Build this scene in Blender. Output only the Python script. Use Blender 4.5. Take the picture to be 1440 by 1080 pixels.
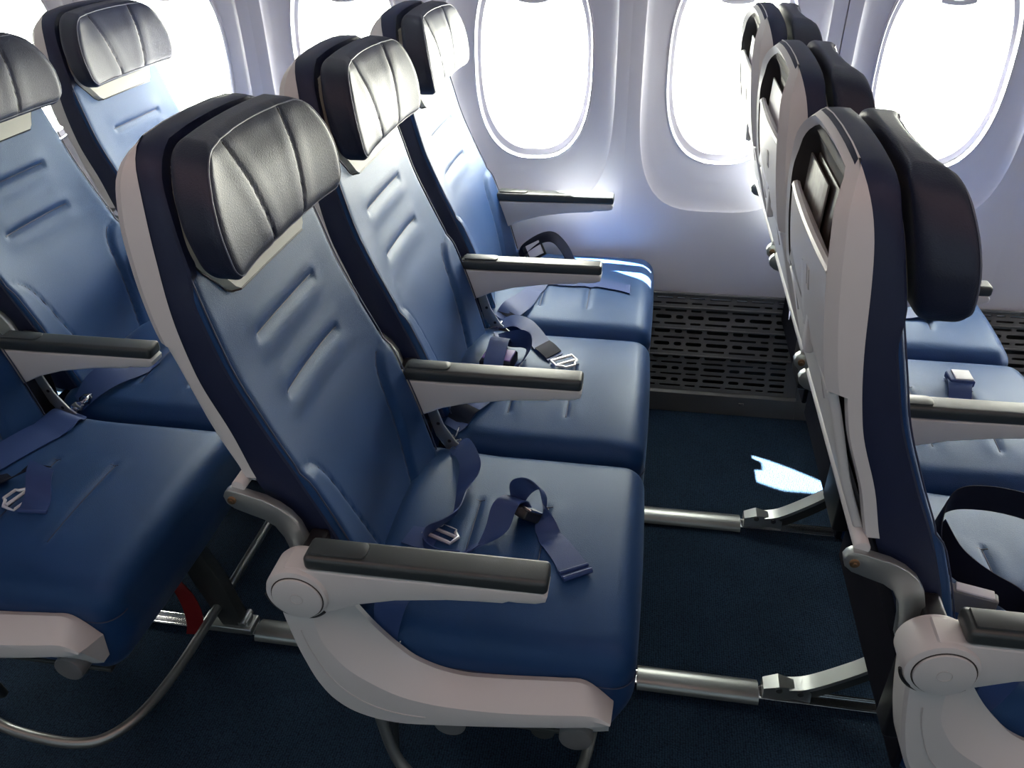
import bpy, bmesh, math, random
from math import sin, cos, pi, radians, sqrt, exp
from mathutils import Vector, Matrix
random.seed(4)
for o in list(bpy.data.objects): bpy.data.objects.remove(o)
scene = bpy.context.scene
COL = scene.collection

# ------------------------------------------------------------------ camera
cam_d = bpy.data.cameras.new('camera'); cam_d.sensor_width = 36; cam_d.lens = 1139.3/1440*36
cam_d.clip_start = 0.02
cam = bpy.data.objects.new('camera', cam_d); COL.objects.link(cam)
cam.location = (0.83235, -0.74259, 1.36985)
cam.rotation_euler = (radians(57.6646), radians(0.9117), radians(9.3681))
scene.camera = cam

# ------------------------------------------------------------------ exposure, world, lights
scene.view_settings.view_transform = 'Standard'
scene.view_settings.look = 'None'
scene.view_settings.gamma = 1
scene.view_settings.exposure = 0.1
try: scene.view_settings.use_curve_mapping = False
except Exception: pass
W = bpy.data.worlds.new('world'); scene.world = W; W.use_nodes = True
bg = W.node_tree.nodes['Background']
bg.inputs[0].default_value = (1.0, 0.98, 0.85, 1); bg.inputs[1].default_value = 28.0

def lamp(name, kind, loc, direction, energy, color, sx=None, sy=None, portal=False, spread=None):
    d = bpy.data.lights.new(name, kind); d.energy = energy; d.color = color
    if kind == 'AREA':
        d.shape = 'RECTANGLE'; d.size = sx; d.size_y = sy
        if portal: d.cycles.is_portal = True
        if spread: d.spread = radians(spread)
    o = bpy.data.objects.new(name, d); COL.objects.link(o); o.location = loc
    o.rotation_euler = Vector(direction).to_track_quat('-Z', 'Y').to_euler()
    return o
sun = lamp('sun', 'SUN', (-2, 4, 4), (0.71, -0.47, -1), 350, (1, 0.97, 0.9)); sun.data.angle = radians(0.6)
WIN0, WINP = 0.013, 0.503            # first window centre, window pitch
for n in range(-5, 7):
    lamp('window_portal', 'AREA', (WIN0+WINP*n, 1.56, 0.95), (0, -1, 0), 1, (1, 1, 1), 0.34, 0.52, portal=True)
# mood lighting strips the cabin has: along the window side under the bins, and over the aisle
lamp('bin_light', 'AREA', (0.5, 1.22, 1.66), (0, 0.35, -1), 15, (0.24, 0.20, 1.0), 5.0, 0.10)
lamp('aisle_light', 'AREA', (0.5, -0.5, 2.05), (0, 0.25, -1), 8, (1.0, 0.50, 0.38), 5.0, 0.5)
lamp('far_side_fill', 'AREA', (0.5, -1.9, 1.25), (0, 1, -0.12), 5.5, (0.45, 0.78, 1.0), 5.0, 0.6)  # fill light added across the aisle, not one of the strips

# ------------------------------------------------------------------ materials
def nodes_mat(name, color, rough=0.5, metal=0.0, spec=0.5):
    m = bpy.data.materials.new(name); m.use_nodes = True
    b = m.node_tree.nodes['Principled BSDF']
    b.inputs['Base Color'].default_value = (*color, 1); b.inputs['Roughness'].default_value = rough
    b.inputs['Metallic'].default_value = metal; b.inputs['Specular IOR Level'].default_value = spec
    return m, m.node_tree, b
def bump(nt, b, scale, strength, dist=0.001, detail=3, kind='NOISE', ramp=None):
    tc = nt.nodes.new('ShaderNodeTexCoord')
    if kind == 'NOISE':
        t = nt.nodes.new('ShaderNodeTexNoise'); t.inputs['Scale'].default_value = scale; t.inputs['Detail'].default_value = detail
        out = t.outputs['Fac']
    else:
        t = nt.nodes.new('ShaderNodeTexVoronoi'); t.inputs['Scale'].default_value = scale
        out = t.outputs['Distance']
    nt.links.new(tc.outputs['Object'], t.inputs['Vector'])
    bp = nt.nodes.new('ShaderNodeBump'); bp.inputs['Strength'].default_value = strength; bp.inputs['Distance'].default_value = dist
    nt.links.new(out, bp.inputs['Height']); nt.links.new(bp.outputs[0], b.inputs['Normal'])
    return t, out, tc
def vary(nt, b, src, c1, c2, lo=0.35, hi=0.65):
    r = nt.nodes.new('ShaderNodeValToRGB')
    r.color_ramp.elements[0].position = lo; r.color_ramp.elements[1].position = hi
    r.color_ramp.elements[0].color = (*c1, 1); r.color_ramp.elements[1].color = (*c2, 1)
    nt.links.new(src, r.inputs[0]); nt.links.new(r.outputs[0], b.inputs['Base Color'])

M = {}
m, nt, b = nodes_mat('navy_leather', (0.010, 0.041, 0.132), 0.43, 0, 0.37)
b.inputs['Specular Tint'].default_value = (0.6, 0.8, 1, 1)
bump(nt, b, 800, 0.30, 0.0007, 2, 'V')
b.inputs['Sheen Weight'].default_value = 0.12; b.inputs['Sheen Roughness'].default_value = 0.4; b.inputs['Sheen Tint'].default_value = (0.5, 0.65, 1, 1)
M['leather'] = m
m, nt, b = nodes_mat('navy_leather_side', (0.010, 0.016, 0.050), 0.5, 0, 0.35)
bump(nt, b, 700, 0.15, 0.0006, 2, 'V'); M['side'] = m
m, nt, b = nodes_mat('headrest_leather', (0.012, 0.017, 0.040), 0.45, 0, 0.42)
bump(nt, b, 520, 0.30, 0.0008, 3, 'V'); M['head'] = m
m, nt, b = nodes_mat('collar_vinyl', (0.50, 0.50, 0.44), 0.5); bump(nt, b, 500, 0.1); M['collar'] = m
m, nt, b = nodes_mat('seam_thread', (0.025, 0.035, 0.08), 0.5); M['thread'] = m
m, nt, b = nodes_mat('piping_light', (0.12, 0.13, 0.18), 0.4); M['piping'] = m
m, nt, b = nodes_mat('shell_plastic', (0.60, 0.60, 0.61), 0.42); bump(nt, b, 1400, 0.08, 0.0004); M['shell'] = m
m, nt, b = nodes_mat('pocket_plastic', (0.50, 0.49, 0.50), 0.45); bump(nt, b, 1400, 0.08, 0.0004); M['panel'] = m
m, nt, b = nodes_mat('pocket_lining', (0.030, 0.026, 0.025), 0.7); M['lining'] = m
m, nt, b = nodes_mat('armrest_pad', (0.032, 0.040, 0.044), 0.36, 0, 0.6); bump(nt, b, 1500, 0.35, 0.0005); M['pad'] = m
m, nt, b = nodes_mat('silver_paint', (0.46, 0.49, 0.49), 0.32, 0.85); bump(nt, b, 900, 0.06, 0.0003); M['silver'] = m
m, nt, b = nodes_mat('chrome', (0.8, 0.8, 0.82), 0.16, 1.0); M['chrome'] = m
m, nt, b = nodes_mat('worn_aluminium', (0.30, 0.32, 0.32), 0.36, 0.8); M['alu'] = m
m, nt, b = nodes_mat('bright_steel', (0.80, 0.80, 0.84), 0.35, 0.45); M['steel'] = m
m, nt, b = nodes_mat('bronze_bolt', (0.30, 0.19, 0.11), 0.35, 0.9); M['bronze'] = m
m, nt, b = nodes_mat('dark_metal', (0.055, 0.06, 0.062), 0.5, 0.4); M['dark'] = m
m, nt, b = nodes_mat('black_plastic', (0.012, 0.013, 0.016), 0.35); M['black'] = m
m, nt, b = nodes_mat('belt_webbing', (0.026, 0.056, 0.180), 0.50, 0, 0.35)
tc = nt.nodes.new('ShaderNodeTexCoord'); wv = nt.nodes.new('ShaderNodeTexNoise'); wv.inputs['Scale'].default_value = 900
bp = nt.nodes.new('ShaderNodeBump'); bp.inputs['Strength'].default_value = .3; bp.inputs['Distance'].default_value = .0006
nt.links.new(tc.outputs['Object'], wv.inputs[0]); nt.links.new(wv.outputs[0], bp.inputs['Height']); nt.links.new(bp.outputs[0], b.inputs['Normal'])
M['belt'] = m
m, nt, b = nodes_mat('belt_black', (0.007, 0.010, 0.024), 0.7, 0, 0.15); M['beltdark'] = m
m, nt, b = nodes_mat('shade_black', (0.006, 0.007, 0.014), 0.9, 0, 0.1); M['backshade'] = m  # near-black colour stands for the shade behind the seats
m, nt, b = nodes_mat('red_webbing', (0.22, 0.008, 0.010), 0.6); M['red'] = m
m, nt, b = nodes_mat('label_white', (0.75, 0.75, 0.8), 0.5); M['white'] = m
m, nt, b = nodes_mat('lilac_cover', (0.32, 0.22, 0.62), 0.4); M['lilac'] = m
m, nt, b = nodes_mat('grey_cover', (0.20, 0.20, 0.21), 0.4, .3); M['greycover'] = m
m, nt, b = nodes_mat('wall_plastic', (0.68, 0.68, 0.76), 0.38); bump(nt, b, 1200, 0.05, 0.0004); M['wall'] = m
m, nt, b = nodes_mat('grille_plastic', (0.085, 0.088, 0.094), 0.5); bump(nt, b, 900, 0.12, 0.0005); M['grille'] = m
m, nt, b = nodes_mat('ceiling_plastic', (0.6, 0.6, 0.62), 0.5); M['ceil'] = m
m, nt, b = nodes_mat('paper_grey', (0.24, 0.23, 0.22), 0.5)
t, out, tc = bump(nt, b, 60, 0.1); vary(nt, b, out, (0.15, 0.145, 0.14), (0.27, 0.26, 0.25)); M['paper'] = m
m, nt, b = nodes_mat('paper_dark', (0.06, 0.05, 0.046), 0.45); M['paperdark'] = m
# carpet: woven ribs, slightly mottled
m, nt, b = nodes_mat('carpet', (0.012, 0.030, 0.052), 0.95, 0, 0.1)
tc = nt.nodes.new('ShaderNodeTexCoord'); mp = nt.nodes.new('ShaderNodeMapping'); mp.inputs['Scale'].default_value = (210, 330, 1)
nt.links.new(tc.outputs['Object'], mp.inputs[0])
vo = nt.nodes.new('ShaderNodeTexVoronoi'); vo.inputs['Scale'].default_value = 1.0; vo.inputs['Randomness'].default_value = 0.35
nt.links.new(mp.outputs[0], vo.inputs['Vector'])
nz = nt.nodes.new('ShaderNodeTexNoise'); nz.inputs['Scale'].default_value = 9; nt.links.new(tc.outputs['Object'], nz.inputs['Vector'])
r = nt.nodes.new('ShaderNodeValToRGB'); r.color_ramp.elements[0].position = 0.15; r.color_ramp.elements[1].position = 0.75
r.color_ramp.elements[0].color = (0.024, 0.052, 0.100, 1); r.color_ramp.elements[1].color = (0.001, 0.003, 0.008, 1)
nt.links.new(vo.outputs['Distance'], r.inputs[0])
mx = nt.nodes.new('ShaderNodeMixRGB'); mx.blend_type = 'MULTIPLY'; mx.inputs[0].default_value = 0.5
nt.links.new(r.outputs[0], mx.inputs[1]); nt.links.new(nz.outputs['Fac'], mx.inputs[2]); nt.links.new(mx.outputs[0], b.inputs['Base Color'])
bp = nt.nodes.new('ShaderNodeBump'); bp.inputs['Strength'].default_value = .8; bp.inputs['Distance'].default_value = .002; bp.invert = True
nt.links.new(vo.outputs['Distance'], bp.inputs['Height']); nt.links.new(bp.outputs[0], b.inputs['Normal'])
M['carpet'] = m
# window pane: clear acrylic
m = bpy.data.materials.new('window_acrylic'); m.use_nodes = True; nt = m.node_tree; nt.nodes.clear()
o_ = nt.nodes.new('ShaderNodeOutputMaterial'); tr = nt.nodes.new('ShaderNodeBsdfTransparent'); tr.inputs[0].default_value = (.97, .98, .97, 1)
gl = nt.nodes.new('ShaderNodeBsdfGlossy'); gl.inputs['Roughness'].default_value = .02
mx = nt.nodes.new('ShaderNodeMixShader'); mx.inputs[0].default_value = .05; nt.links.new(tr.outputs[0], mx.inputs[1]); nt.links.new(gl.outputs[0], mx.inputs[2]); nt.links.new(mx.outputs[0], o_.inputs[0])
M['acrylic'] = m

# ------------------------------------------------------------------ helpers
def tag(o, label=None, cat=None, group=None, kind=None):
    if label: o['label'] = label
    if cat: o['category'] = cat
    if group: o['group'] = group
    if kind: o['kind'] = kind
    return o
def empty(name, loc, parent=None):
    o = bpy.data.objects.new(name, None); COL.objects.link(o); o.location = loc; o.empty_display_size = .05
    if parent: o.parent = parent
    return o
def mk(name, vf, mat, parent=None, base=(0, 0, 0), loc=None, ang=35):
    verts, faces = vf
    me = bpy.data.meshes.new(name)
    me.from_pydata([(v[0]-base[0], v[1]-base[1], v[2]-base[2]) for v in verts], [], faces)
    bm = bmesh.new(); bm.from_mesh(me); bmesh.ops.recalc_face_normals(bm, faces=bm.faces); bm.to_mesh(me); bm.free()
    me.polygons.foreach_set('use_smooth', [True]*len(me.polygons))
    me.set_sharp_from_angle(angle=radians(ang))
    me.materials.append(M[mat]); me.update()
    o = bpy.data.objects.new(name, me); COL.objects.link(o)
    if loc: o.location = loc
    if parent: o.parent = parent
    return o
def join(*vfs):
    V, F = [], []
    for v, f in vfs:
        k = len(V); V += list(v); F += [tuple(i+k for i in q) for q in f]
    return V, F
def itp(tab, z):
    """monotone smooth interpolation of a sorted (z, value) table"""
    n = len(tab)
    if z <= tab[0][0]: return tab[0][1]
    if z >= tab[-1][0]: return tab[-1][1]
    for i in range(n-1):
        if z <= tab[i+1][0]: break
    def sl(j):
        if j <= 0: return (tab[1][1]-tab[0][1])/(tab[1][0]-tab[0][0])
        if j >= n-1: return (tab[-1][1]-tab[-2][1])/(tab[-1][0]-tab[-2][0])
        a = (tab[j][1]-tab[j-1][1])/(tab[j][0]-tab[j-1][0]); c = (tab[j+1][1]-tab[j][1])/(tab[j+1][0]-tab[j][0])
        return 0 if a*c <= 0 else 2*a*c/(a+c)
    (z0, v0), (z1, v1) = tab[i], tab[i+1]; h = z1-z0; t = (z-z0)/h; m0, m1 = sl(i)*h, sl(i+1)*h
    return (2*t**3-3*t*t+1)*v0+(t**3-2*t*t+t)*m0+(-2*t**3+3*t*t)*v1+(t**3-t*t)*m1
def ss(a, b_, x):
    t = min(1, max(0, (x-a)/(b_-a))); return t*t*(3-2*t)
def catmull(P, n):
    out = []; m_ = len(P)
    for i in range(m_-1):
        p0 = P[max(i-1, 0)]; p1 = P[i]; p2 = P[i+1]; p3 = P[min(i+2, m_-1)]
        for k in range(n):
            t = k/n
            out.append(tuple(.5*((2*b2)+(-a+c)*t+(2*a-5*b2+4*c-d)*t*t+(-a+3*b2-3*c+d)*t**3) for a, b2, c, d in zip(p0, p1, p2, p3)))
    out.append(tuple(P[-1])); return out
def axis_samples(h, r, step, nr=4, extra=()):
    e = [-h+r*k/nr for k in range(nr)]
    n = max(1, int(math.ceil(2*(h-r)/step)))
    mid = [-(h-r)+2*(h-r)*k/n for k in range(n+1)]
    if extra: mid = sorted([m for m in mid if all(abs(m-q) > step*.45 for q in extra)]+list(extra))
    return e+mid+[-x for x in reversed(e)]
def rbox(hx, hy, hz, r, step, deform=None, nr=4, c=(0, 0, 0), extra=((), (), ())):
    """closed box with rounded edges, gridded so it can be deformed"""
    ax = [axis_samples(h, r, step, nr, ex) for h, ex in zip((hx, hy, hz), extra)]
    N = [len(a) for a in ax]; idx = {}; V = []; F = []
    H = (hx, hy, hz)
    def vid(i, j, k):
        key = (i, j, k)
        if key in idx: return idx[key]
        q = [ax[0][i], ax[1][j], ax[2][k]]
        inn = [max(-(H[a]-r), min(H[a]-r, q[a])) for a in range(3)]
        d = [q[a]-inn[a] for a in range(3)]; L = sqrt(sum(x*x for x in d))
        p = [inn[a]+d[a]*r/L for a in range(3)] if L > 1e-9 else q
        if deform: p = deform(*p)
        idx[key] = len(V); V.append((p[0]+c[0], p[1]+c[1], p[2]+c[2])); return idx[key]
    for j in range(N[1]-1):
        for k in range(N[2]-1):
            for i, fl in ((0, 0), (N[0]-1, 1)): F.append((vid(i, j, k), vid(i, j+1, k), vid(i, j+1, k+1), vid(i, j, k+1)))
    for i in range(N[0]-1):
        for k in range(N[2]-1):
            for j in (0, N[1]-1): F.append((vid(i, j, k), vid(i+1, j, k), vid(i+1, j, k+1), vid(i, j, k+1)))
        for j in range(N[1]-1):
            for k in (0, N[2]-1): F.append((vid(i, j, k), vid(i+1, j, k), vid(i+1, j+1, k), vid(i, j+1, k)))
    return V, F
def loft(rings, cap0=True, cap1=True, closed=True):
    V = []; F = []; n = len(rings[0])
    for r_ in rings: V += list(r_)
    for i in range(len(rings)-1):
        for j in range(n if closed else n-1):
            a = i*n+j; b2 = i*n+(j+1) % n
            F.append((a, b2, b2+n, a+n))
    if cap0: F.append(tuple(range(n)))
    if cap1: F.append(tuple(len(V)-n+k for k in range(n)))
    return V, F
def tube(P, r, n=10, cap=True, cyclic=False, ref=None):
    P = [Vector(p) for p in P]; R = []; up = None
    m_ = len(P)
    for i in range(m_):
        if cyclic: d = P[(i+1) % m_]-P[i-1]
        else: d = P[min(i+1, m_-1)]-P[max(i-1, 0)]
        d.normalize()
        if up is None:
            up = Vector((0, 0, 1)) if abs(d.z) < .9 else Vector((1, 0, 0))
        if ref: up = Vector(ref)
        s = d.cross(up)
        if s.length < 1e-6: s = d.cross(Vector((0.3, 1, 0.2)))
        s.normalize(); up = s.cross(d).normalized()
        rr = r[i] if isinstance(r, (list, tuple)) else r
        R.append([tuple(P[i]+s*(rr*cos(2*pi*k/n))+up*(rr*sin(2*pi*k/n))) for k in range(n)])
    if cyclic: R.append(R[0]); return loft(R, False, False)
    return loft(R, cap, cap)
def ribbon(st, n=6, th=.0018):
    """strap from (left edge, right edge) stations"""
    P = catmull([tuple(a)+tuple(b2) for a, b2 in st], n)
    R = []
    for i, p in enumerate(P):
        a, b2 = Vector(p[:3]), Vector(p[3:])
        q0 = P[max(i-1, 0)]; q1 = P[min(i+1, len(P)-1)]
        d = (Vector(q1[:3])+Vector(q1[3:])-Vector(q0[:3])-Vector(q0[3:]))
        nn = (b2-a).cross(d)
        nn = nn.normalized()*th/2 if nn.length > 1e-9 else Vector((0, 0, th/2))
        R.append([tuple(a+nn), tuple((a+b2)/2+nn*1.2), tuple(b2+nn), tuple(b2-nn), tuple((a+b2)/2-nn*1.2), tuple(a-nn)])
    return loft(R)
def prism(pts, y0, y1, bev=0.0, axis='y', seg=2):
    """extrude an (x,z) outline along y, edges bevelled"""
    bm = bmesh.new()
    vs = [bm.verts.new((p[0], y0, p[1])) for p in pts]; f = bm.faces.new(vs)
    ex = bmesh.ops.extrude_face_region(bm, geom=[f]); nv = [g for g in ex['geom'] if isinstance(g, bmesh.types.BMVert)]
    bmesh.ops.translate(bm, verts=nv, vec=(0, y1-y0, 0))
    if bev:
        bm.normal_update()
        ed = [e for e in bm.edges if abs(e.verts[0].co.y-e.verts[1].co.y) < 1e-6]
        bmesh.ops.bevel(bm, geom=ed, offset=bev, segments=seg, profile=.5, affect='EDGES', clamp_overlap=True)
    bm.verts.index_update()
    out = [tuple(v.co) for v in bm.verts], [tuple(v.index for v in f.verts) for f in bm.faces]
    bm.free()
    if axis == 'z': out = [(x, z, y) for x, y, z in out[0]], out[1]
    if axis == 'x': out = [(y, x, z) for x, y, z in out[0]], out[1]
    return out
def cyl(cx, cz, r, y0, y1, n=32, bev=.001):
    return prism([(cx+r*cos(2*pi*k/n), cz+r*sin(2*pi*k/n)) for k in range(n)], y0, y1, bev)
def box(x0, x1, y0, y1, z0, z1, r=.002, nr=2):
    hx, hy, hz = (x1-x0)/2, (y1-y0)/2, (z1-z0)/2
    r = min(r, hx*.9, hy*.9, hz*.9)
    return rbox(hx, hy, hz, r, 10, None, nr, ((x0+x1)/2, (y0+y1)/2, (z0+z1)/2))
def dup(root, loc):
    r_ = root.copy(); COL.objects.link(r_); r_.location = loc
    for ch in list(root.children):
        c_ = ch.copy(); COL.objects.link(c_); c_.parent = r_
        for g in list(ch.children):
            d = g.copy(); COL.objects.link(d); d.parent = c_
    return r_

# ------------------------------------------------------------------ cabin shell
X0, X1 = -2.4, 3.28
fl = mk('floor', box(X0, X1, -2.2, 1.7, -.04, 0, .001, 1), 'carpet'); tag(fl, kind='structure')
def ybase(z): return itp([(.30, 1.425), (.45, 1.440), (.70, 1.450), (1.0, 1.450), (1.2, 1.435), (1.50, 1.385)], z)
ZB, ZT, ZC = .315, 1.52, .945
def ring(cx, a, bu, bl, n, dep, th):
    out = []
    for t in th:
        c_, s_ = cos(t), sin(t)
        b2 = bu if s_ >= 0 else bl
        if n is None:      # rectangle
            k = min(a/abs(c_) if abs(c_) > 1e-9 else 9, b2/abs(s_) if abs(s_) > 1e-9 else 9)
        else: k = (abs(c_/a)**n+abs(s_/b2)**n)**(-1/n)
        x, z = cx+k*c_, ZC+k*s_
        out.append((x, ybase(z)+dep, z))
    return out
hw_ = WINP/2
th = sorted([2*pi*k/104 for k in range(104)]+[math.atan2(ZT-ZC, hw_), pi-math.atan2(ZT-ZC, hw_), pi+math.atan2(ZC-ZB, hw_), 2*pi-math.atan2(ZC-ZB, hw_)])
wall = empty('wall_left', (0, 1.45, 0)); tag(wall, kind='structure')
def tile(cx, side):
    a = hw_
    rg = [ring(cx, a, ZT-ZC, ZC-ZB, None, .012, th), ring(cx, a, ZT-ZC, ZC-ZB, None, .0, th),
          ring(cx, .2265, .49, .395, 4.0, -.002, th),
          ring(cx, .2180, .47, .374, 3.6, .000, th), ring(cx, .2145, .465, .368, 3.6, .006, th),
          ring(cx, .200, .43, .345, 3.3, .014, th), ring(cx, .180, .34, .300, 3.0, .021, th),
          ring(cx, .165, .266, .262, 2.6, .026, th), ring(cx, .1590, .2570, .2540, 2.6, .028, th)]
    for j in (0, 1):
        rg[j] = [(p[0]-side*.0014 if (p[0]-cx)*side > hw_-.002 else p[0], p[1], p[2]) for p in rg[j]]
    return loft(rg, False, False)
for n in range(-5, 7, 2):
    # one moulded panel spans two windows (n, n+1); joints fall between pairs
    mk('wall_panel', join(tile(WIN0+WINP*n+WINP, 1), tile(WIN0+WINP*n, -1)), 'wall', wall, (0, 1.45, 0))
for n in range(-5, 7):
    cx = WIN0+WINP*n
    w = empty('window_%d' % (n+6), (cx, 1.47, ZC)); tag(w, kind='structure'); B = (cx, 1.47, ZC)
    rg = [ring(cx, .1595, .2575, .2545, 2.6, .034, th), ring(cx, .1580, .2560, .2530, 2.6, .024, th), ring(cx, .1545, .2520, .2490, 2.6, .022, th), ring(cx, .1525, .2500, .2470, 2.6, .026, th),
          ring(cx, .1505, .248, .2445, 2.6, .034, th), ring(cx, .1495, .247, .2430, 2.6, .0365, th), ring(cx, .1410, .236, .228, 2.5, .038, th), ring(cx, .1395, .234, .2245, 2.5, .041, th), ring(cx, .139, .234, .224, 2.5, .075, th)]
    mk('window_frame', loft(rg, False, False), 'wall', w, B)
    a_ = ring(cx, .142, .237, .227, 2.5, .064, th); b_ = ring(cx, .142, .237, .227, 2.5, .067, th)
    mk('window_pane', loft([a_, b_]), 'acrylic', w, B)
    # lowered edge of the sliding shade at the top of the opening, with its finger lip
    zs = 1.098
    V, F = rbox(.143, .0018, .045, .0015, .02, lambda x, y, z: (x, y+ybase(z+zs+.045)+.047, z), 2, (cx, 0, zs+.045))
    sh = mk('window_shade', (V, F), 'wall', w, B)
    lip = mk('finger_lip', rbox(.040, .007, .006, .004, .01, lambda x, y, z: (x, y, z-.006*(1-(x/.04)**2)), 3, (cx, ybase(zs)+.038, zs)), 'wall', sh, B)
    lip.matrix_parent_inverse = Matrix()
    rim = ring(cx, .170, .270, .268, 2.6, .015, th); rim2 = ring(cx, .170, .270, .268, 2.6, .10, th)
# outer skin behind the panels, pierced at each window
def skin(cx):
    rg = [ring(cx, hw_, ZT-ZC+.06, ZC-ZB+.4, None, .035, th), ring(cx, .168, .27, .27, 2.6, .035, th), ring(cx, .146, .245, .238, 2.5, .075, th)]
    return loft(rg, False, False)
mk('fuselage_skin', join(*[skin(WIN0+WINP*n) for n in range(-5, 7)]), 'grille', wall, (0, 1.45, 0))
# ceiling, bins, far wall and cabin ends
tag(mk('ceiling', box(X0, X1, -2.2, 1.7, 2.16, 2.2, .001, 1), 'ceil'), kind='structure')
bin_pts = [(1.60, 1.515), (1.36, 1.515), (.98, 1.60), (.72, 1.66), (.66, 1.74), (.62, 2.0), (.66, 2.17), (1.60, 2.17)]
bo = mk('trim_1', ([(X0, y, z) for y, z in bin_pts]+[(X1, y, z) for y, z in bin_pts], [tuple(range(8)), tuple(range(8, 16))]+[(i, (i+1) % 8, 8+(i+1) % 8, 8+i) for i in range(8)]), 'ceil')
tag(bo, kind='structure')
tag(mk('wall_right', box(X0, X1, -2.12, -2.08, 0, 2.16, .001, 1), 'ceil'), kind='structure')
tag(mk('wall_back', box(X0-.04, X0, -2.2, 1.75, -.04, 2.2, .001, 1), 'ceil'), kind='structure')
tag(mk('wall_front', box(X1, X1+.04, -2.2, 1.75, -.04, 2.2, .001, 1), 'ceil'), kind='structure')
tag(mk('trim_2', box(X0, X1, 1.56, 1.60, -.04, .6, .001, 1), 'grille'), kind='structure')   # closes the hull behind the dado

# ---- dado air grilles: stepped moulded panels pierced by rows of oblong slots
def slot_panel(x0, x1, facet, name):
    """facets: (z_top, y_top, z_bot, y_bot, rows); real holes cut through"""
    vfs = []
    rnd = random.Random(7)
    for (zt, yt, zb, yb_, rows) in facet:
        L = sqrt((zt-zb)**2+(yt-yb_)**2)
        cu = bpy.data.curves.new('tmp', 'CURVE'); cu.dimensions = '2D'; cu.fill_mode = 'BOTH'; cu.extrude = .0015; cu.resolution_u = 1
        def poly(p):
            s = cu.splines.new('POLY'); s.points.add(len(p)-1)
            for i, q in enumerate(p): s.points[i].co = (q[0], q[1], 0, 1)
            s.use_cyclic_u = True
        poly([(x0, 0), (x1, 0), (x1, L), (x0, L)])
        if rows:
            pitch = (L-.010)/rows
            for r_ in range(rows):
                v = .005+pitch*(r_+.5); big = (r_ % 2 == 1) if rows > 2 else False
                h = pitch*(.58 if big else .32)/2
                rr = random.Random(r_ % 2+5); x = x0+.012
                while x < x1-.05:
                    w = rr.choice([.022, .030, .046, .062, .075]); w = min(w, x1-.024-x)
                    if w < .016: break
                    q = []
                    for k in range(6): t = -pi/2+pi*k/5; q.append((x+w-h+h*cos(t), v+h*sin(t)))
                    for k in range(6): t = pi/2+pi*k/5; q.append((x+h+h*cos(t), v+h*sin(t)))
                    poly(q); x += w+.012
        ob = bpy.data.objects.new('tmp', cu); COL.objects.link(ob); bpy.context.view_layer.update()
        me = bpy.data.meshes.new_from_object(ob.evaluated_get(bpy.context.evaluated_depsgraph_get()))
        u = Vector((0, yt-yb_, zt-zb))/L; nn = Vector((0, zt-zb, -(yt-yb_)))/L
        V = [tuple(Vector((v.co.x, yb_, zb))+u*v.co.y+nn*v.co.z) for v in me.vertices]
        vfs.append((V, [tuple(p.vertices) for p in me.polygons]))
        bpy.data.objects.remove(ob); bpy.data.curves.remove(cu)
    return join(*vfs)
facets = [(.333, 1.418, .298, 1.400, 2), (.298, 1.412, .240, 1.380, 3), (.240, 1.394, .168, 1.352, 4), (.168, 1.368, .066, 1.324, 6)]
plain = [(.333, 1.418, .298, 1.400, 0), (.298, 1.412, .240, 1.380, 0), (.240, 1.394, .168, 1.352, 0), (.168, 1.368, .066, 1.324, 0)]
def grille(x0, x1, label):
    g = empty('air_grille', ((x0+x1)/2, 1.36, 0)); tag(g, label, 'air grille', 'dado air grilles'); B = ((x0+x1)/2, 1.36, 0)
    mk('slotted_panel', slot_panel(x0+.012, x1-.012, facets, 'p'), 'grille', g, B, ang=20)
    vf = []
    for i, (zt, yt, zb, yb_, n) in enumerate(facets):
        for (a, b2) in ((x0, x0+.013), (x1-.013, x1)): vf.append(loft([[(a, yt, zt), (a, yb_, zb), (a, yb_+.02, zb), (a, yt+.02, zt)], [(b2, yt, zt), (b2, yb_, zb), (b2, yb_+.02, zb), (b2, yt+.02, zt)]]))
        if i < 3:
            y2 = facets[i+1][1]
            vf.append(tube([(x0, yb_-.0005, zb), (x1, yb_-.0005, zb)], .003, 8))
    vf.append(tube([(x0, 1.412, .336), (x1, 1.412, .336)], .005, 8))
    mk('grille_frame', join(*vf), 'grille', g, B)
    mk('skirting_board', join(loft([[(x, 1.324, .066), (x, 1.314, .060), (x, 1.309, .0), (x, 1.33, .0), (x, 1.34, .066)] for x in (x0, x1)]), box(x0+.10, x0+.115, 1.309, 1.33, .036, .044), box(x1-.16, x1-.145, 1.309, 1.33, .034, .042)), 'grille', g, B)
    mk('backing', loft([[(x, 1.44, .333), (x, 1.385, .03), (x, 1.395, .03), (x, 1.45, .333)] for x in (x0, x1)]), 'black', g, B)
grille(.28, 1.305, 'dark grey slotted air grille at floor level between the two seat rows')
grille(1.69, 2.69, 'dark grey slotted air grille low on the wall at the right edge')
for a, b_ in ((X0, .28), (1.305, 1.69), (2.69, X1)):
    vf = [loft([[(x, 1.418, .333), (x, 1.400, .298), (x, 1.380, .240), (x, 1.352, .168), (x, 1.322, .062), (x, 1.310, 0), (x, 1.33, 0), (x, 1.44, .333)] for x in (a+.001, b_-.001)])]
    tag(mk('baseboard_left', join(*vf), 'grille'), kind='structure')

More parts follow.
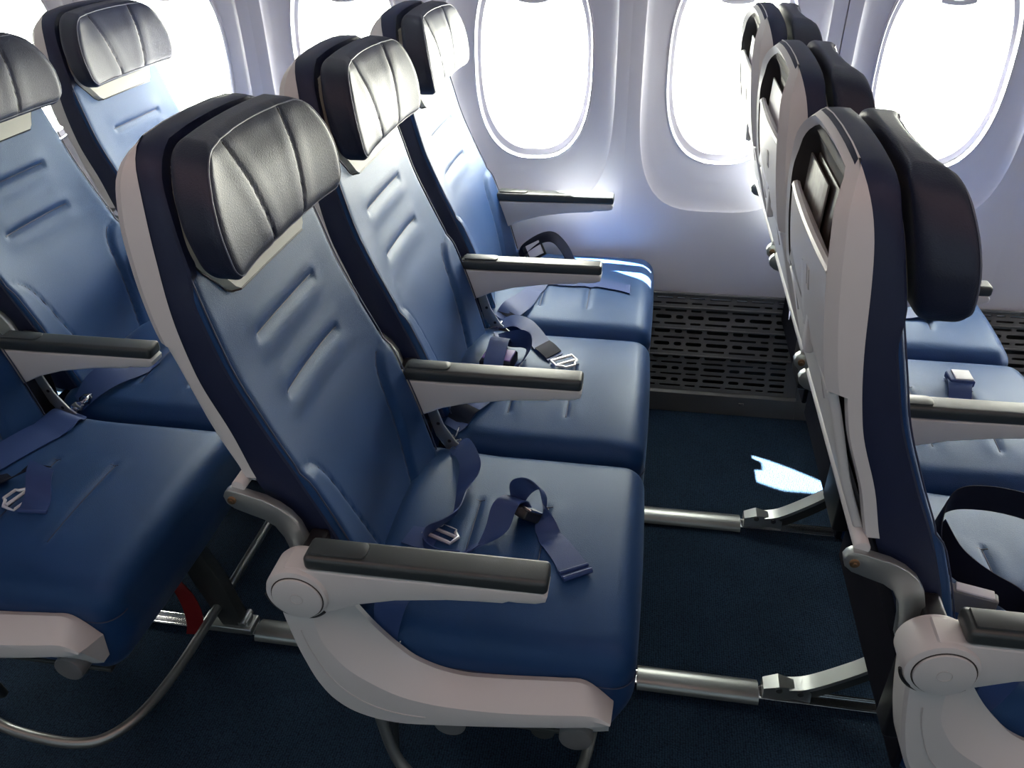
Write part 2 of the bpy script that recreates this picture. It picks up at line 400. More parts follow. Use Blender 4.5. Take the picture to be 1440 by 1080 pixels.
# ------------------------------------------------------------------ seat (row coordinates: x forward, y to the window)
P = .80; S = .475; CY = .2375; BASE = (.60, CY, 0)
XS = [(.45, .425), (.57, .388), (.68, .340), (.75, .320), (.84, .288), (.93, .272), (1.0, .266), (1.04, .262), (1.07, .257), (1.095, .250), (1.115, .243)]
XF = [(.44, .490), (.573, .452), (.678, .414), (.771, .372), (.847, .341), (.901, .326), (.993, .302), (1.06, .287), (1.09, .278), (1.115, .268)]
HW = [(.44, .178), (.60, .186), (.68, .190), (.80, .188), (.90, .184), (1.0, .173), (1.04, .165), (1.07, .155), (1.09, .144), (1.104, .130), (1.115, .112)]
BZ, BH = .7775, .3375
XR = [(.877, .246), (.894, .241), (.98, .227), (1.027, .223), (1.07, .222), (1.095, .226), (1.115, .234)]
WG = [(.44, .100), (.50, .086), (.58, .070), (.645, .060), (.672, .048), (.688, .028), (.694, .0)]
def front_x(dy, z, detail=True):
    hw = itp(HW, z); a = dy/hw
    low = ss(.90, .70, z)
    x = itp(XF, z)-(.004+.018*low)*(1-min(1, abs(a))**2.5)
    if detail:
        e = hw-abs(dy)
        if z < .70:
            d = itp(WG, z)-e       # >0 inside the wing
            fz = (z-.694)/-.05
            x += .0065*ss(-.001, .014, d)*ss(.700, .672, z)
            x -= .0035*exp(-((d-.000)/.0035)**2)*ss(.702, .690, z)
        for z0, half in ((.850, .100), (.760, .098)):
            w_ = ss(half+.006, half-.004, abs(dy))
            x -= .0055*w_*exp(-((z-z0)/.0048)**2)
            x += .0022*ss(half+.03, half-.02, abs(dy))*(exp(-((z-z0+.020)/.016)**2)+exp(-((z-z0-.020)/.016)**2))
    return x
def back_def(x, y, z):       # x in +-.04, y in +-.19, z in +-BH
    zz = BZ+z; hw = itp(HW, zz); c_ = (x+.04)/.08; yy = y/.19*hw
    xs = itp(XS, zz); xf = front_x(yy, zz)
    return xs+(xf-xs)*c_, CY+yy, zz
HZ, HC = .074, 1.036
def hr_def(x, y, z):         # x +-.035, y +-.19, z +-HZ
    b2 = z/HZ; c_ = (x+.035)/.07
    s_ = itp([(-1, .915), (-.6, .985), (-.2, 1.0), (.2, .965), (.6, .87), (.85, .77), (1, .66)], b2)
    yy = y*s_; a = y/.19
    xf = .361-.030*(b2+1)/2+.008*(1-b2*b2)-.006*(1-b2)*.5*0+.013*abs(a)**3-.006*(1-a*a)*ss(.2, 1, b2)
    if c_ > .5:
        yl = .048+.035*(b2+1)/2
        for sgn in (-1, 1):
            d = yy-sgn*yl
            xf -= .0032*exp(-(d/.0028)**2)*ss(1.0, .86, abs(b2))
            xf += .0010*exp(-((abs(d)-.020)/.016)**2)
    xb = .322-.034*(b2+1)/2
    zz = HC+z+.006*(1-c_)*ss(-.2, 1, b2)-.004*(1-c_)*ss(.2, -1, b2)+.004*(1-a*a)*ss(.6, 1, b2)
    return xb+(xf-xb)*c_, CY+yy*(.945+.065*c_), zz
def cush_def(x, y, z):       # x +-.213, y +-.230, z +-.095
    t = ss(-.03, .095, z); a = y/.230; u = x/.213
    top = .020*(1-abs(a)**2.6)*(1-.35*max(0, u)**3)
    zz = .348+z+t*top
    zz += t*(.010*ss(-.2, -1, u))
    if z > .05:
        for xs_ in (-.063, .053):
            zz -= .0035*exp(-((x-xs_)/.0036)**2)*ss(.106, .098, abs(y+.04))
            zz += .0018*exp(-((abs(x-xs_)-.018)/.014)**2)*ss(.13, .08, abs(y+.04))
    xx = .655+x+.004*(1-a*a)*ss(0, 1, u)
    if z < 0: xx -= .030*ss(.10, 0, z+.095)*ss(.3, 1, u)
    return xx, CY+y, zz

def make_seat(name, aisle=False):
    root = empty(name, (BASE[0], BASE[1], 0))
    cu = mk('seat_cushion', rbox(.213, .230, .095, .040, .0065, cush_def, 6, extra=([q+d for q in (-.063, .053) for d in (-.0045, 0, .0045)], [], [])), 'leather', root, BASE, ang=60)
    # welt running round the cushion side
    pts = []
    for k in range(-20, 21): pts.append((-.2, -.230, .042))
    path = [(-.20+.38*k/30, -.230) for k in range(31)]+[(.18+.033*sin(pi/2*k/6), -.23+.033*(1-cos(pi/2*k/6))) for k in range(1, 7)]
    ln = [cush_def(px, py, .040) for px, py in path]
    mk('welt', tube([(p[0], p[1]-.0003, p[2]) for p in ln], .0011, 6), 'thread', cu, BASE)
    for xs_ in (-.063, .053):
        q = [cush_def(xs_, -.138+.196*k/20, .095) for k in range(21)]
        mk('stitching', tube([(p[0], p[1], p[2]+.0004) for p in q], .0012, 6), 'thread', cu, BASE)
        p = q[-1]; 
        mk('stitching', tube([(p[0]-.008, p[1], p[2]+.0035), (p[0], p[1], p[2]+.001), (p[0]+.008, p[1], p[2]+.0035)], .0012, 6), 'thread', cu, BASE)
    bk = mk('backrest', rbox(.04, .19, BH, .014, .0055, back_def, 4, extra=([], [], [q-BZ+d for q in (.760, .850) for d in (-.0055, 0, .0055)])), 'leather', root, BASE, ang=60)
    for z0 in (.850, .760):
        q = [(front_x(-.098+.196*k/24, z0)+.0004, CY-.098+.196*k/24, z0) for k in range(25)]
        mk('stitching', tube(q, .0011, 6), 'thread', bk, BASE)
    for sg in (-1, 1):
        q = []
        for k in range(27):
            z = .46+.232*k/26; e = itp(WG, z); y = sg*(itp(HW, z)-e-.001)
            q.append((front_x(y, z)+.0005, CY+y, z))
        mk('wing_seam', tube(q, .0011, 6), 'thread', bk, BASE)
        # side seam piping down the front edge
        q = []
        for k in range(50):
            z = .47+.61*k/49; p = back_def(.0375, sg*.1875, z-BZ); q.append((p[0]+.0005, p[1]+sg*.0012, p[2]))
        mk('side_piping', tube(q, .0012, 6), 'thread', bk, BASE)
    # dark leather boxing band wraps the sides and top of the backrest
    zsb = [.455+.625*k/50 for k in range(51)]+[1.090, 1.098]
    ol = [(-itp(HW, z)-.0008, z) for z in zsb]+[(-.1235, 1.1070), (-.106, 1.1136), (-.06, 1.1176), (-.03, 1.1186), (0, 1.1190), (.03, 1.1186), (.06, 1.1176), (.106, 1.1136), (.1235, 1.1070)]+[(itp(HW, z)+.0008, z) for z in reversed(zsb)]
    R = []
    for i, (y, z) in enumerate(ol):
        p0 = ol[max(i-1, 0)]; p1 = ol[min(i+1, len(ol)-1)]; tx, tz = p1[0]-p0[0], p1[1]-p0[1]; L = math.hypot(tx, tz); ny, nz2 = -tz/L, tx/L
        xs, xf = itp(XS, z)+.001, itp(XF, z)-.009+.006*ss(1.07, 1.11, z); bl = ss(.93, .985, z); xf += .012*bl; lip = .008+.008*bl+.030*ss(1.06, 1.11, z)
        def q_(x, o_): return (x, CY+y+ny*o_, z+nz2*o_)
        R.append([q_(xs-.004, -.0015), q_(xs+.0035, .0018), q_(xs+(xf-xs)*.5, .0024), q_(xf-.003, .0014), q_(xf, -.001), q_(xf-.001*(1-bl), -lip), q_(xf-.009, -lip), q_(xs, -.006)])
    mk('side_boxing', loft(R), 'side', bk, BASE)
    # pale collar panel under the headrest
    R = []
    nz_, ny_ = 26, 24
    for k in range(nz_+1):
        z = .922+(1.085-.922)*k/nz_
        h = itp([(.922, .112), (.928, .122), (.936, .128), (.985, .164), (.993, .165), (1.04, .152), (1.085, .125)], z)
        h = min(h, itp(HW, z)-.006)
        fr_ = [(front_x(-h+2*h*j/ny_, z, False)+.0090*ss(1.0, .97, abs(2*j/ny_-1))+.001, CY-h+2*h*j/ny_, z) for j in range(ny_+1)]
        bk_ = [(p[0]-.012, p[1], p[2]) for p in reversed(fr_)]
        R.append(fr_+bk_)
    mk('collar', loft(R), 'collar', root, BASE)
    R2 = [r_[0] for r_ in R[:0]]
    edge = [R[k][0] for k in range(9, -1, -1)]+[R[0][j] for j in range(1, ny_)]+[R[k][ny_] for k in range(0, 10)]
    mk('collar_seam', tube([(p[0]-.0005, p[1], p[2]-.001) for p in edge], .0016, 6), 'black', bk, BASE)
    hr = mk('headrest', rbox(.035, .19, HZ, .020, .0045, hr_def, 5), 'head', root, BASE, ang=60)
    q = []
    r_ = .024
    Y_, Z_ = .19-.0055, HZ-.0055; r_ = .0185
    for (cy, cz, a0) in ((Y_-r_, Z_-r_, 0), (-Y_+r_, Z_-r_, pi/2), (-Y_+r_, -Z_+r_, pi), (Y_-r_, -Z_+r_, 1.5*pi)):
        for k in range(7):
            t = a0+pi/2*k/6; q.append((cy+r_*cos(t), cz+r_*sin(t)))
    full = []
    for i in range(len(q)):
        a, b2 = q[i], q[(i+1) % len(q)]; d = math.hypot(a[0]-b2[0], a[1]-b2[1]); nn = max(1, int(d/.012))
        for k in range(nn): full.append((a[0]+(b2[0]-a[0])*k/nn, a[1]+(b2[1]-a[1])*k/nn))
    pp = []
    for y, z in full:
        sc = .955 if True else 1
        p = hr_def(.0295, y, z); pp.append((p[0]+.0004, p[1], p[2]))
    mk('piping', tube(pp, .0010, 6, cyclic=True, ref=(1, 0, 0)), 'piping', hr, BASE)
    for sg in (-1, 1):
        qq = []
        for k in range(25):
            b2 = -.88+1.76*k/24; yl = sg*(.048+.035*(b2+1)/2); s_ = itp([(-1, .915), (-.6, .985), (-.2, 1.0), (.2, .965), (.6, .87), (.85, .77), (1, .66)], b2)
            p = hr_def(.035, yl/s_, b2*HZ); qq.append((p[0]+.0003, p[1], p[2]))
        mk('seam', tube(qq, .0009, 6), 'black', hr, BASE)
    # ---------- plastic back shell: open-rimmed moulding with magazine pocket
    out = []
    zs = [.682+.1925*k/16 for k in range(17)]+[.8775+.2205*k/22 for k in range(23)]
    near = [(-itp(HW, z)-.0028, z) for z in zs]
    top = [(-.1255, 1.1085), (-.107, 1.1155), (-.06, 1.1195), (0, 1.121), (.06, 1.1195), (.107, 1.1155), (.1255, 1.1085)]
    out = near+top+[(-y, z) for y, z in reversed(near)]
    n = len(out)
    def inset(d):
        res = []
        for i in range(n):
            p0 = out[max(i-1, 0)]; p1 = out[min(i+1, n-1)]
            tx, tz = p1[0]-p0[0], p1[1]-p0[1]; L = math.hypot(tx, tz)
            nx, nz2 = tz/L, -tx/L        # inward (path runs up the near side, over, down the far side)
            z = out[i][1]+nz2*d
            if i in (0, n-1): z = out[i][1]
            res.append((out[i][0]+nx*d, z))
        return res
    def xr(z): return itp(XR, z) if z > .876 else itp(XS, z)-.015
    i1, i2, i3 = inset(.010), inset(.021), inset(.026)
    L0 = [(itp(XS, z)+.002, CY+y, z) for y, z in out]
    L1 = [(xr(out[i][1])+(.013 if out[i][1] > .876 else .002), CY+out[i][0], out[i][1]) for i in range(n)]
    L2 = [(xr(out[i][1])+.000, CY+i1[i][0], i1[i][1]) for i in range(n)]
    L3 = [(xr(out[i][1])+.003+.004*ss(1.03, 1.07, out[i][1]), CY+i2[i][0], i2[i][1]) for i in range(n)]
    L4 = [(max(xr(out[i][1])+.006+.004*ss(1.03, 1.07, out[i][1]), itp(XS, out[i][1])-.004), CY+i3[i][0], i3[i][1]) for i in range(n)]
    V = []; F = []
    for Lr in (L0, L1, L2, L3): V += Lr
    for j in range(3):
        for i in range(n-1): a = j*n+i; F.append((a, a+1, a+1+n, a+n))
    sh = mk('back_shell', (V, F), 'shell', root, BASE, ang=32)
    V = list(L4)+list(L3); m_ = n//2
    F = [(i, i+1, n-2-i, n-1-i) for i in range(m_-1)]+[(i, i+1, i+1+n, i+n) for i in range(n-1)]
    mk('pocket_lining', (V, F), 'lining', root, BASE)
    # pocket front panel
    R = []
    for k in range(16):
        z = .872+(1.004-.872)*k/15
        h = min(itp(HW, z), .2)-.024-(.004 if k == 15 else 0)
        x = itp(XR, z)+.0045; bul = .004
        fr_ = [(x-bul*(1-(j/8-1)**2), CY+h*(j/8-1), z) for j in range(17)]
        R.append(fr_+[(x+.009, p[1], z) for p in reversed(fr_)])
    pk = mk('pocket_panel', loft(R), 'panel', root, BASE)
    q = [(p[0]+.004, p[1], p[2]) for p in R[-1][:17]]
    mk('pocket_rim', tube(q, .006, 8), 'shell', pk, BASE)
    emb = [(CY-.052, .965), (CY-.036, .965), (CY-.036, .940), (CY-.052, .940)]
    mk('pocket_emblem', tube([(itp(XR, z)+.0008, y, z) for y, z in emb], .0011, 6, cyclic=True, ref=(1, 0, 0)), 'panel', pk, BASE)
    # stowed tray table below the pocket
    def tdef(x, y, z):
        zz = .778+z; hw = itp(HW, zz)-.010
        xr_ = itp([(.683, .313), (.75, .286), (.84, .259), (.873, .248)], zz)
        return xr_+(x+.006)*1.0, CY+y/.19*hw, zz
    tt = mk('tray_table', rbox(.006, .19, .095, .004, .03, tdef, 3), 'shell', root, BASE)
    # finger recess and turn latch
    R = []
    for k in range(13):
        z = .868+.088*k/12; h = .030*sin(pi*(.06+.88*k/12)); x = itp(XR, z)-.0005
        x += .002
        R.append([(x+.0005, CY-h, z), (x-.0022, CY, z), (x+.0005, CY+h, z), (x+.004, CY+h, z), (x+.004, CY-h, z)])
    mk('finger_scoop', loft(R), 'shell', pk, BASE)
    mk('tray_latch', rbox(.006, .011, .024, .004, .01, lambda x, y, z: (x-.001*(z/.028), y*(1-.3*z/.028), z), 3, (.2475, CY-.04, .876)), 'shell', root, BASE)
    for s_ in (-1, 1): mk('tray_slot', tube([(itp(XR, .9)-.001+.006, CY+s_*.10, .90), (.252, CY+s_*.115, .868), (.262, CY+s_*.118, .83)], .0022, 6), 'panel', pk, BASE)
    # recline pivot and silver brackets, one each side
    br = [(.300, .664), (.303, .671), (.309, .676), (.317, .675), (.335, .670), (.356, .664), (.375, .654), (.390, .641), (.401, .624), (.408, .600), (.412, .575), (.414, .54), (.386, .54), (.382, .575), (.376, .600), (.366, .619), (.352, .629), (.330, .637), (.312, .644), (.303, .652)]
    for y0, y1, yb in ((.022, .036, .020), (.439, .453, .455)):
        bb = mk('recline_bracket', prism(br, y0, y1, .0018), 'silver', root, BASE, ang=30)
        mk('bolt', join(cyl(.3125, .660, .0060, yb-.001, yb+.003, 20, .0008), cyl(.3125, .660, .0028, yb-.0025, yb+.002, 6, .0004)), 'bronze', bb, BASE)
    mk('pivot_tube', join(cyl(.320, .676, .0095, .030, .445, 20, .002)), 'shell', root, BASE)
    R = []
    for k in range(12):
        z = .452+.222*k/11; x = itp(XS, z); h = itp(HW, z)-.002
        R.append([(x-.006, CY-h+.01, z), (x-.002, CY-h, z), (x+.02, CY-h-.001, z), (x+.02, CY+h+.001, z), (x-.002, CY+h, z), (x-.006, CY+h-.01, z)])
    mk('lower_back_shade', loft(R), 'backshade', root, BASE)  # added dark sheet, its colour gives the shade behind the lower backrest
    mk('rear_shade_sheet', box(.4385, .450, .020, .455, .275, .452, .004, 2), 'backshade', root, BASE)  # same shade colour on a sheet added over the cushion rear
    # added black box darkening the joint gap and drilled spreader plate between neighbouring seats
    yj0, yj1 = (.006, .050) if aisle else (-.056, .050)
    mk('joint_gap_fill', box(.405, .432, yj0, yj1, .36, .600, .006, 3), 'black', root, BASE)
    if not aisle:
        sp = mk('spreader_plate', prism([(.455, .585), (.473, .585), (.482, .545), (.494, .505), (.516, .468), (.540, .446), (.526, .428), (.500, .445), (.478, .480), (.466, .525)], -.030, -.026, .0008), 'silver', root, BASE)
        for hx_, hz_ in ((.4735, .545), (.484, .508), (.503, .470)):
            mk('hole', cyl(hx_, hz_, .0035, -.0306, -.0300, 14, .0001), 'black', sp, BASE)
    # ---------- armrest on the aisle-facing side
    ya, yb = (-.043, -.002) if aisle else (-.052, -.013)
    body = [(.398, .600), (.405, .612), (.43, .611), (.515, .611), (.628, .614), (.742, .616), (.7485, .609), (.7465, .600), (.735, .5955), (.71, .5935), (.700, .594), (.692, .590), (.66, .588), (.62, .584), (.55, .572), (.50, .557), (.46, .538), (.434, .524), (.41, .520), (.398, .54)]
    def arm(ya, yb, cap=True):
        am = mk('armrest', prism(body, ya, yb, .004, seg=3), 'shell', root, BASE)
        ym = (ya+yb)/2; hy = (yb-ya)/2+.0008
        def pdef(x, y, z):
            u = (x+.159)/.318
            return .5905+x, ym+y, .6225+.002*u+z+(-.004 if False else 0)
        mk('armrest_pad', rbox(.1585, hy, .0115, .007, .03, pdef, 3), 'pad', am, BASE)
        st_ = [(.440+.0, ya+.006), (.505, ya+.006)]+[(.505+.010*sin(pi*k/8)**.6, (ya+yb)/2-(hy-.007)*cos(pi*k/8)) for k in range(1, 8)]+[(.505, yb-.006), (.440, yb-.006)]
        V, F = prism([(x, y) for x, y in st_], .6325, .6375, .0012, axis='z')
        mk('recline_control', (V, F), 'pad', am, BASE)
        return am
    arm(ya, yb)
    if aisle:
        L = [(.384, .570), (.386, .535), (.395, .474), (.404, .430), (.416, .387), (.436, .350), (.470, .325), (.526, .315), (.60, .325), (.68, .339), (.76, .355), (.815, .368), (.836, .376)]
        U = [(.436, .556), (.432, .528), (.438, .481), (.452, .450), (.470, .425), (.498, .403), (.535, .383), (.578, .373), (.63, .371), (.695, .375), (.76, .385), (.81, .393), (.838, .382)]
        Vv = [(.456, .550), (.470, .520), (.492, .483), (.510, .458), (.528, .437), (.552, .414), (.585, .398), (.620, .391), (.655, .392), (.71, .398), (.76, .404), (.80, .405), (.840, .368)]
        Wd = [(.384, .570), (.386, .535), (.395, .474), (.404, .430), (.416, .387), (.436, .350), (.470, .322), (.526, .310), (.60, .312), (.68, .313), (.76, .312), (.81, .310), (.836, .316)]
        sec = catmull([tuple(a)+tuple(b2)+tuple(c_)+tuple(d) for a, b2, c_, d in zip(L, U, Vv, Wd)], 5)
        R = []
        for s_ in sec:
            l, u, v, w2 = s_[0:2], s_[2:4], s_[4:6], s_[6:8]
            mid = ((l[0]*.35+u[0]*.65), (l[1]*.35+u[1]*.65))
            m2 = ((u[0]*.55+v[0]*.45), (u[1]*.55+v[1]*.45))
            lo = ((l[0]*.92+u[0]*.08), (l[1]*.92+u[1]*.08))
            R.append([(l[0], -.040, l[1]), (lo[0], -.0455, lo[1]), (mid[0], -.0475, mid[1]), (u[0], -.0455, u[1]), (m2[0], -.030, m2[1]), (v[0], -.004, v[1]), (v[0], .006, v[1]-.004), (w2[0], .006, w2[1]), (w2[0], -.01, w2[1])])
        ep = mk('end_panel', loft(R), 'shell', root, BASE, ang=22)
        # engraved line on the outer face
        q = [(p[0]*.52+p[2]*.48, -.0474, p[1]*.52+p[3]*.48) for p in sec[8:38]]
        mk('panel_line', tube(q, .0009, 6), 'panel', ep, BASE)
        hub = mk('armrest_hub', cyl(.4165, .568, .0430, -.050, .004, 48, .006), 'shell', root, BASE)
        mk('hub_disc', cyl(.4185, .566, .0345, -.0530, -.045, 48, .0012), 'shell', hub, BASE)
        mk('hub_groove', tube([(.4185+.0355*cos(2*pi*k/40), -.0500, .566+.0355*sin(2*pi*k/40)) for k in range(40)], .0009, 6, cyclic=True, ref=(0, 1, 0)), 'lining', hub, BASE)
        mk('hub_gap', tube([(.4165+.0450*cos(radians(188+2.9*k)), -.0440, .568+.0450*sin(radians(188+2.9*k))) for k in range(46)], .0022, 6), 'black', ep, BASE)
        mk('hub_button', join(tube([(.4185+.0085*cos(2*pi*k/24), -.0532, .566+.0085*sin(2*pi*k/24)) for k in range(24)], .0006, 6, cyclic=True, ref=(0, 1, 0))), 'panel', hub, BASE)
        for cx_, cz_ in ((.605, .312), (.790, .318)):
            mk('panel_foot', cyl(cx_, cz_, .024, -.034, -.004, 28, .003), 'greycover', ep, BASE)
    return root, arm

seat_mid, _arm = make_seat('airline_seat')
seat_aisle, _ = make_seat('airline_seat', True)
def put(proto, r_, k, label, first=False):
    loc = (BASE[0]+P*r_, BASE[1]+S*k, 0)
    o = proto if first else dup(proto, loc)
    o.location = loc
    return tag(o, label, 'airline seat', 'navy leather airline seats')
put(seat_aisle, 0, 0, 'large navy aisle seat in the middle of the photo with white end panel', True)
put(seat_mid, 0, 1, 'navy middle-position seat just behind the foreground aisle seat, same row', True)
s2 = put(seat_mid, 0, 2, 'navy window seat of the centre row, washed out by window light')
put(seat_aisle, -1, 0, 'navy aisle seat cut off at lower left, mostly its cushion showing')
put(seat_mid, -1, 1, 'navy middle seat at the left edge with armrest towards centre')
s2b = put(seat_mid, -1, 2, 'navy window seat at upper left in front of a bright window')
put(seat_aisle, 1, 0, 'nearest front-row seat at right, seen from behind with magazines in its back')
put(seat_mid, 1, 1, 'second front-row seat back from the aisle, middle of the three at right')
put(seat_mid, 1, 2, 'front-row window seat at right, its plastic back lit white by the sun')
# window-side armrests of the two rows that show one
def win_arm(root):
    src = [c for c in root.children if c.name.startswith('armrest')][0]
    c_ = src.copy(); COL.objects.link(c_); c_.parent = root; c_.location = (0, .452, 0)
    for g in src.children:
        d = g.copy(); COL.objects.link(d); d.parent = c_
for s_ in (s2, s2b): win_arm(s_)

# ------------------------------------------------------------------ row frames on the floor tracks
TR = (.333, .822)
def make_frame(r_, label):
    B = (.60, .70, 0); root = empty('underseat_support', (.60+P*r_, .70, 0)); tag(root, label, 'seat frame', 'underseat frames')
    for x in (.52, .735): mk('cross_tube', tube([(x, .03, .235), (x, 1.40, .235)], .019, 14), 'dark', root, B)
    mk('seat_pan_blocker', box(.47, .81, .02, 1.41, .248, .256), 'dark', root, B)  # unseen dark slab, added under the cushions to block light
    for y in TR:
        leg = [(.745, .250), (.800, .255), (.835, .160), (.862, .030), (.812, .026), (.775, .140)]
        mk('leg', prism(leg, y-.014, y+.014, .003), 'dark', root, B)
        arc = catmull([(.372, .040), (.405, .050), (.455, .085), (.505, .128), (.560, .190), (.600, .240)], 5)
        R = []
        for i, p in enumerate(arc):
            q0 = arc[max(0, i-1)]; q1 = arc[min(len(arc)-1, i+1)]; d = Vector((q1[0]-q0[0], q1[1]-q0[1])).normalized(); nx, nz2 = -d.y, d.x
            R.append([(p[0]+nx*.004, y-.016, p[1]+nz2*.004), (p[0]+nx*.004, y+.016, p[1]+nz2*.004), (p[0]-nx*.004, y+.016, p[1]-nz2*.004), (p[0]-nx*.004, y-.016, p[1]-nz2*.004)])
        mk('rear_leg', loft(R), 'silver', root, B, ang=30)
        R = []
        for i, p in enumerate(arc):
            zb = max(.018, p[1]-.035); R.append([(p[0]+.004, y-.004, p[1]-.003), (p[0]+.004, y+.004, p[1]-.003), (p[0]+.012, y+.004, zb), (p[0]+.012, y-.004, zb)])
        mk('leg_web', loft(R), 'dark', root, B)
        f_ = mk('rear_fitting', join(loft([[(.325, y-.018, .016), (.325, y+.018, .016), (.325, y+.014, .038), (.325, y-.014, .038)], [(.352, y-.020, .016), (.352, y+.020, .016), (.352, y+.016, .050), (.352, y-.016, .050)], [(.382, y-.012, .016), (.382, y+.012, .016), (.382, y+.010, .046), (.382, y-.010, .046)], [(.415, y-.012, .012), (.415, y+.012, .012), (.415, y+.008, .030), (.415, y-.008, .030)]])), 'silver', root, B, ang=25)
        mk('bolt', cyl(.352, .044, .006, y-.021, y-.017, 16, .0005), 'dark', f_, B); mk('bolt', cyl(.392, .040, .006, y-.020, y-.012, 16, .0005), 'dark', f_, B)
        mk('front_fitting', join(box(.765, .880, y-.022, y+.022, .012, .030, .004), box(.845, .872, y-.014, y+.014, .028, .044, .004), cyl(.862, .040, .007, y-.02, y+.02, 16)), 'silver', root, B)
    bar = [(.812, 1.38, .080), (.812, .90, .080), (.812, .50, .080), (.812, .24, .080), (.806, .13, .080), (.790, .055, .080), (.762, .010, .080), (.725, -.010, .080), (.66, -.014, .080), (.56, -.004, .085), (.50, .010, .13), (.47, .03, .22)]
    mk('baggage_bar', tube(catmull(bar, 6), .0095, 14), 'alu', root, B)
    mk('support_rod', tube([(.492, .050, .235), (.470, .075, .12), (.455, .10, .016)], .009, 12), 'dark', root, B)
    for y in (.23, .70, 1.18):
        mk('life_vest_pouch', rbox(.13, .11, .030, .014, .05, None, 3, (.64, y, .208)), 'black', root, B)
make_frame(0, 'metal underseat frame and baggage bar beneath the middle row')
make_frame(-1, 'metal underseat frame with curved tube baggage bar at lower left')
make_frame(1, 'silver splayed rear legs and frame under the right-hand row')
n_ = 3
for y in TR:
    vf = [box(X0, X1, y-.016, y+.016, 0, .006, .002), box(X0, X1, y-.016, y-.011, .004, .011, .001), box(X0, X1, y+.011, y+.016, .004, .011, .001)]
    tag(mk('trim_%d' % n_, join(*vf), 'chrome'), kind='structure'); n_ += 1
    for r_ in (-2, -1, 0, 1):
        R = []
        for x in (.886, 1.118):
            R.append([(x+P*r_, y+.027*cos(pi*k/12), .004+.020*sin(pi*k/12)**.8) for k in range(13)])
        tag(mk('trim_%d' % n_, loft(R), 'alu', ang=50), kind='structure'); n_ += 1
rs = mk('pull_strap', ribbon([((-.085, .270, .205), (-.058, .290, .215)), ((-.058, .276, .205), (-.040, .290, .195)), ((-.044, .280, .165), (-.012, .287, .155)), ((-.040, .285, .11), (-.006, .292, .10)), ((-.046, .288, .055), (-.014, .296, .050)), ((-.056, .290, .022), (-.026, .298, .016))], 6, .003), 'red')
tag(rs, 'red webbing pull strap hanging under the lower left seat', 'strap')

# ------------------------------------------------------------------ magazines in the front-row seat backs
def mag(k, x, y0, y1, zt, mat, lean, label, grp):
    V, F = rbox((.0012), (y1-y0)/2, .075, .0006, .05, lambda a, b2, c_: (a+lean*(c_+.075), b2, c_), 1)
    o = mk('magazine', (V, F), mat, None, (0, 0, 0), (P+x, S*k+(y0+y1)/2, zt-.075))
    tag(o, label, 'magazine', grp)
G_ = 'cards and magazines in seat pockets'
mag(0, .2405, .240, .374, 1.050, 'paper', .03, 'pale grey safety card foremost in the nearest seat pocket', G_)
mag(0, .2450, .205, .360, 1.055, 'paperdark', .05, 'dark folded magazine directly behind the pale card, nearest pocket', G_)
mag(0, .2485, .175, .340, 1.046, 'paper', .07, 'greyish brochure third in the nearest seat pocket', G_)
mag(0, .2520, .140, .310, 1.040, 'paperdark', .09, 'dark magazine fourth in the nearest seat pocket, behind the brochure', G_)
mag(0, .2540, .122, .225, 1.062, 'paperdark', .11, 'short dark leaflet leaning at the near corner of the nearest pocket', G_)
mag(1, .2405, .200, .370, 1.048, 'white', .03, 'white card foremost in the second seat pocket', G_)
mag(1, .2460, .150, .345, 1.056, 'paperdark', .06, 'dark magazine behind the white card in the second seat pocket', G_)
mag(2, .2410, .190, .350, 1.046, 'white', .03, 'sunlit white card in the far window-seat pocket', G_)
mag(2, .2480, .150, .300, 1.052, 'paper', .07, 'grey leaflet behind the sunlit card in the window-seat pocket', G_)

# ------------------------------------------------------------------ seat belts
def belt(loc, label):
    e = empty('seat_belt', loc); tag(e, label, 'seat belt', 'navy seat belts'); return e, loc
def seat_top(x, y):
    """height of the nearest cushion top under a point, or None"""
    for r_ in (-1, 0, 1):
        for k in (0, 1, 2):
            lx, ly = x-P*r_-.655, y-S*k-CY
            if abs(lx) < .206 and abs(ly) < .222: return cush_def(lx, ly, .095)[2]
    return None
def strap(e, B, st, n=6, mat='belt', name='strap'):
    V, F = ribbon(st, n)
    V2 = []
    for p in V:
        t = seat_top(p[0], p[1]); V2.append((p[0], p[1], max(p[2], t+.0022) if t else p[2]))
    # keep the underside below the upper side
    for i in range(0, len(V2), 6):
        for a, b2 in ((i, i+5), (i+1, i+4), (i+2, i+3)):
            if abs(V2[a][2]-V2[b2][2]) < .0006 and abs(V[a][2]-V[b2][2]) > .0008:
                hi = a if V[a][2] > V[b2][2] else b2
                V2[hi] = (V2[hi][0], V2[hi][1], V2[hi][2]+.0018)
    return mk(name, (V2, F), mat, e, B)
def hook(e, B, c, d=(1, 0, .4), yplane=True):
    """anchor shackle: bent plate, pin and spring clip at the seat joint"""
    x, y, z = c; f = Vector(d).normalized()
    o = mk('anchor_shackle', join(prism([(x-.012, z-.014), (x+.008, z-.016), (x+.022, z+.006), (x+.018, z+.016), (x+.006, z+.014), (x-.008, z+.004)], y-.016, y-.013, .0006), prism([(x-.012, z-.014), (x+.008, z-.016), (x+.022, z+.006), (x+.018, z+.016), (x+.006, z+.014), (x-.008, z+.004)], y+.013, y+.016, .0006), cyl(x, z-.006, .006, y-.019, y+.019, 16)), 'chrome', e, B)
    mk('clip_wire', tube(catmull([(x+.012, y-.018, z-.004), (x+.024, y-.016, z+.014), (x+.026, y, z+.020), (x+.024, y+.016, z+.014), (x+.012, y+.018, z-.004)], 5), .0014, 6), 'chrome', o, B)
